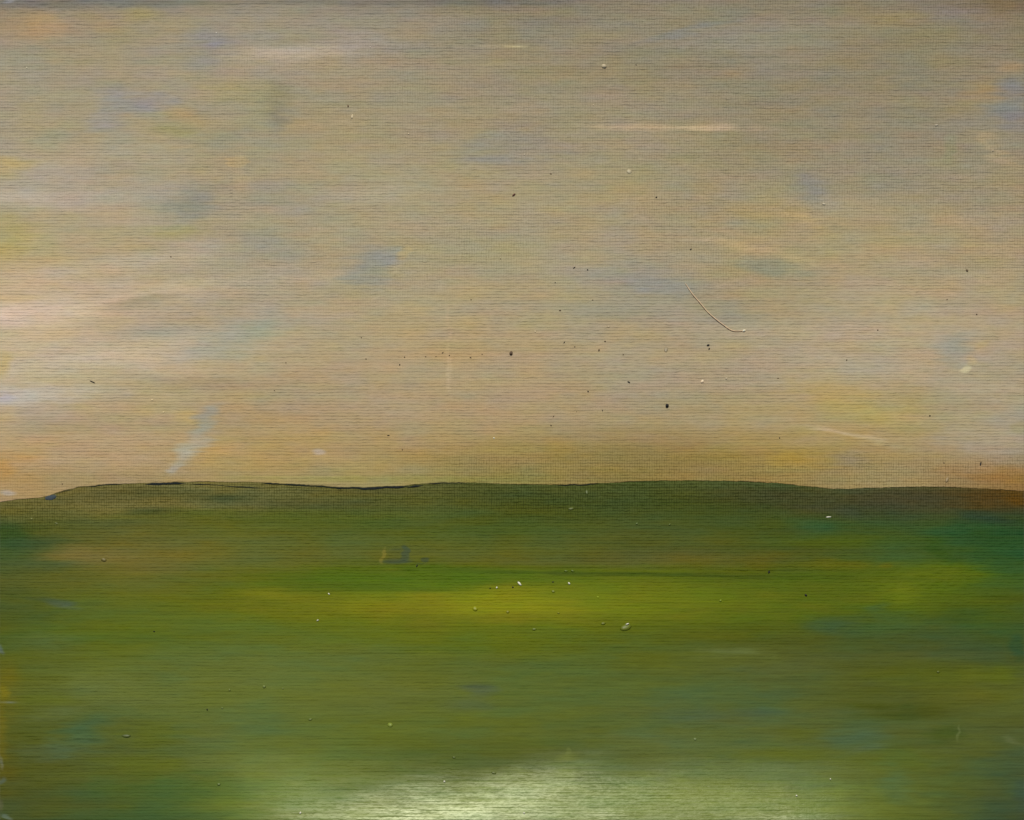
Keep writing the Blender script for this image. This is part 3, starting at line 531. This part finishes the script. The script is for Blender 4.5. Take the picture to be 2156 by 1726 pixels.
def speck(name, cat, x, y, L, W, ang, mat, label, group, seed, H=None, z=None):
    H = H or max(.7, min(L, W) * .6)
    X_, Y_ = P(x, y)
    o = link(name, chip_mesh(name, L, W, H, ang, seed, 2, .35), mat, None, (X_, Y_, surf_z(x, y) + (H * .55) * U))
    return tag(o, label, cat, group)
GS, GW = 'dark specks lying on the painted sky', 'pale flecks lying on the green field'
SPECKS = [
 (1404,855,4.6,4.2,60,'k','largest black triangular speck, low in the tan sky above the horizon'),
 (1076,745,4.6,4.0,40,'b','large brown speck with a pale top in the middle of the tan sky'),
 (1082,411,4.6,2.0,35,'r','rust red hooked speck in the upper middle of the sky'),
 (733,224,2.0,2.4,0,'r','tiny dark red dot above a yellow grain near the top left'),
 (1339,137,1.0,3.4,10,'k','thin upright black sliver right of the bright grain near the top'),
 (1382,416,2.0,1.7,30,'k','small black speck right of the rust red hooked one'),
 (1160,366,1.5,1.9,60,'b','tiny brown speck below the blue smudge near the top centre'),
 (1454,525,1.9,2.6,-35,'k','small black oval speck above the upper end of the bristle'),
 (2035,570,3.6,2.4,-40,'b','curled brown speck at the right side of the sky'),
 (1209,564,3.0,1.1,40,'k','slanted black sliver above the lilac grey smudge'),
 (1237,568,1.6,1.3,0,'k','tiny black dot just right of the slanted sliver at the lilac smudge'),
 (1054,545,1.5,1.2,0,'b','tiny brown dot left of the lilac grey smudge'),
 (1169,595,2.0,1.2,-30,'k','small dark speck below the slanted sliver at the lilac smudge'),
 (992,631,1.6,1.4,30,'b','lone small brown speck high above the row of dots'),
 (1179,654,2.4,1.3,10,'b','small brown speck below the lilac smudge, left of a short one'),
 (1248,632,2.6,.9,0,'b','short thin brown dash below the lilac smudge'),
 (1188,721,2.6,1.1,50,'k','slanted black sliver right of the large brown speck'),
 (1210,730,1.6,.9,20,'b','tiny brown dash right of the slanted sliver, mid sky'),
 (1261,737,2.6,2.6,-60,'b','small brown grain midway between the large brown speck and the smudged drip'),
 (1274,719,2.2,1.0,0,'b','tiny brown dash just above the small brown grain'),
 (1312,747,1.9,1.6,30,'b','tiny brown dot right of the small brown grain'),
 (1491,727,3.8,1.9,15,'k','upper of two dark flakes below the bristle'),
 (1493,735,2.8,1.3,60,'k','lower of two dark flakes below the bristle'),
 (1324,805,3.4,1.5,-30,'k','slanted black chip above left of the largest black speck'),
 (1238,824,1.7,1.5,0,'k','small black dot left of the slanted black chip'),
 (1268,864,1.5,1.3,-40,'k','tiny black dot left of the largest black speck'),
 (1214,867,1.0,.9,0,'b','faintest brown dot above the thin sliver over the horizon'),
 (1165,877,3.0,.9,50,'b','thin slanted brown sliver low in the sky left of two dots'),
 (1160,895,1.1,1.1,0,'k','tiny black dot just under the thin slanted brown sliver'),
 (818,917,2.9,.9,0,'k','short level black dash low in the sky left of centre'),
 (847,946,1.0,1.9,0,'b','tiny upright brown speck just above the horizon'),
 (842,768,1.6,1.4,0,'k','small dark dot just below the left end of the row of dots'),
 (852,752,2.0,1.1,0,'b','short brown dash, in the row of dots left of the pale upright line'),
 (896,751,2.2,1.1,0,'b','brown dash in the row of dots beside two close ones'),
 (918,751,2.0,1.3,20,'b','brown dot in the row of dots nearest the pale upright line'),
 (932,743,2.4,1.1,30,'b','slanted brown speck just above the row of dots by the pale line'),
 (771,756,1.5,1.2,0,'b','leftmost faint brown dot of the row across the sky'),
 (761,711,1.5,1.3,0,'b','faint brown dot high above the left end of the row of dots'),
 (946,749,1.5,1.0,0,'b','faint brown dot on the pale upright line'),
 (990,753,1.6,1.0,-20,'b','faint brown dash right of the pale upright line'),
 (1015,746,1.5,1.2,0,'b','small brown dot left of the large brown speck'),
 (195,804,7,1.2,-24,'k','long thin dark splinter at the left of the sky'),
 (578,822,2.6,.9,-35,'b','small brown sliver in the left half of the sky above the horizon'),
 (602,764,1.6,1.3,0,'b','small brown speck in the left half of the sky beside the blue haze'),
 (360,541,2.4,1.0,-20,'b','faint curled brown speck in the left part of the upper sky'),
 (132,1019,1.3,1.5,0,'b','tiny brown speck just above the left end of the hill line'),
 (2064,977,1.8,5.6,-14,'k','long dark seed shaped speck above the orange brown corner at right'),
 (1987,975,1.4,1.9,0,'b','small brown dot left of the seed shaped speck at right'),
 (1957,875,1.6,1.5,0,'k','small black dot right of the yellow smudge'),
 (1641,922,1.4,1.2,0,'k','tiny black dot above the bright ochre patch'),
 (1638,796,2.6,.9,5,'b','short brown dash above the yellow smudge'),
 (1847,695,1.9,1.4,0,'b','small brown speck in the plain tan area at right'),
 (2056,662,1.6,1.5,0,'b','small brown dot above the blue smudge at the far right'),
 (1993,631,1.6,1.5,0,'b','tiny brown dot below the curled brown speck at right'),
 (1782,758,2.2,2.0,40,'b','small brown flake between the yellow smudge and the plain tan area')]
mm_ = {'k': mat_black, 'b': mat_brown, 'r': mat_rust}
for i, (x, y, L, W, a, k, lab) in enumerate(SPECKS):
    q_ = .8 if k == 'b' and L < 4 else .9
    speck('dust_speck', 'speck', x, y, L * q_, W * q_, a, mm_[k], lab, GS, 200 + i)
GD = 'dark specks lying on the green field'
for i, (x, y, L, W, a, lab) in enumerate([
 (878,1191,2.6,1.2,55,'small black speck below the blue square mark in the green'),
 (1032,1238,1.3,1.2,0,'tiny black dot left of the slanted pale splinter on the yellow band'),
 (1080,1236,1.4,1.2,0,'tiny black dot left of the long pale splinter and right of a white one'),
 (1619,1204,1.8,3.2,-15,'black seed like speck on the right half of the field'),
 (1696,1253,2.6,1.6,-30,'black speck at the end of the thin crack, right half of the field'),
 (437,1494,1.6,1.8,0,'lone tiny black dot in the lower left of the field'),
 (325,1329,1.6,.9,0,'tiny dark dash in the left of the field'),
 (1164,1225,3.0,1.2,0,'thin black dash above the pale splinters on the yellow band')]):
    speck('dust_speck', 'speck', x, y, L, W, a, mat_black, lab, GD, 300 + i)
for i, (x, y, L, W, a, lab) in enumerate([
 (1743,1088,7.2,1.5,1,'long level white splinter on the dark green near the right'),
 (1094,1229,4.6,1.8,-45,'slanted pale splinter at the top of the yellow band'),
 (1046,1237,1.7,1.8,0,'white dot between two tiny black dots on the yellow band'),
 (1198,1229,2.6,1.4,-30,'small pale fleck right of the slanted splinter on the yellow band'),
 (693,1250,2.8,1.6,-30,'small pale fleck left of the yellow band'),
 (669,1306,2.8,1.2,20,'small pale chip below the left end of the yellow band'),
 (936,1645,2.0,1.7,0,'pale dot on the edge of the glossy patch'),
 (1103,1711,2.0,1.6,-20,'white dot in the glossy patch at the bottom edge'),
 (1320,1315,4.2,1.8,25,'white highlight put as a chip on the biggest paint lump'),
 (1748,1640,1.6,1.6,0,'tiny pale dot in the lower right of the field'),
 (1677,1675,1.6,1.4,0,'tiny pale dot near the bottom edge right of the gloss'),
 (633,1711,2.6,1.6,60,'small pale chip near the bottom edge left of the gloss')]):
    speck('pale_fleck', 'fleck', x, y, L, W, a, mat_white, lab, GW, 400 + i, z=None, H=1.3)
bpy.data.objects['pale_fleck.008'].location.z += 1.7 * U  # white chip added as the highlight of the big lump
for i, (x, y, lab) in enumerate([(1040,922,'tiny white dot low in the sky left of centre'),(1479,801,'white grain top just above the shaded grain below the bristle')]):
    speck('pale_fleck', 'fleck', x, y, 1.8, 1.5, 0, mat_white, lab, 'pale flecks lying on the painted sky', 430 + i)

# the loose bristle
br = [(1443,598),(1457,619),(1474,639),(1490,658),(1507,673),(1524,686),(1537,695),(1546,698),(1557,698),(1566,697)]
bx, by = P(*br[5])
hair = link('bristle', None, loc=(bx, by, TOP)); tag(hair, 'long curved light brown brush bristle lying on the sky, right of centre', 'bristle')
def tube(pts, rad, seg=8):
    bm = bmesh.new(); rings = []
    for k, p in enumerate(pts):
        t = (pts[min(k + 1, len(pts) - 1)] - pts[max(k - 1, 0)]).normalized(); s = t.cross(Vector((0, 0, 1))).normalized(); u = s.cross(t)
        r = rad * (1 if 2 < k < len(pts) - 3 else .7)
        rings.append([bm.verts.new(p + (s * cos(a) + u * sin(a)) * r) for a in [2 * pi * q / seg for q in range(seg)]])
    for a, b_ in zip(rings, rings[1:]):
        for q in range(seg):
            f = bm.faces.new((a[q], a[(q + 1) % seg], b_[(q + 1) % seg], b_[q])); f.smooth = True
    bm.faces.new(rings[0]); bm.faces.new(rings[-1][::-1]); bmesh.ops.recalc_face_normals(bm, faces=bm.faces[:])
    return bm
def cr(p, t):
    i = min(int(t), len(p) - 2); f = t - i; g_ = lambda k: np.array(p[max(0, min(len(p) - 1, k))], float)
    a, b_, c, d = g_(i - 1), g_(i), g_(i + 1), g_(i + 2)
    return .5 * (2 * b_ + (c - a) * f + (2 * a - 5 * b_ + 4 * c - d) * f * f + (3 * b_ - a - 3 * c + d) * f ** 3)
pts = []
for k in range(55):
    q = cr(br, k * 9 / 54.0); X_, Y_ = P(*q); zz = 1.1 + .4 * sin(pi * k / 54) * (1 if k < 46 else .6)
    pts.append(Vector((X_ - bx, Y_ - by, zz * U)))
bm = tube(pts, .72 * U); me = bpy.data.meshes.new('fibre'); bm.to_mesh(me); bm.free(); link('fibre', me, mat_hair, hair)
X_, Y_ = P(1566, 697); link('paint_bead', chip_mesh('paint_bead', 3.0, 1.9, 1.1, 10, 777, 2, .2), mat_white, hair, (X_ - bx, Y_ - by, 1.3 * U))
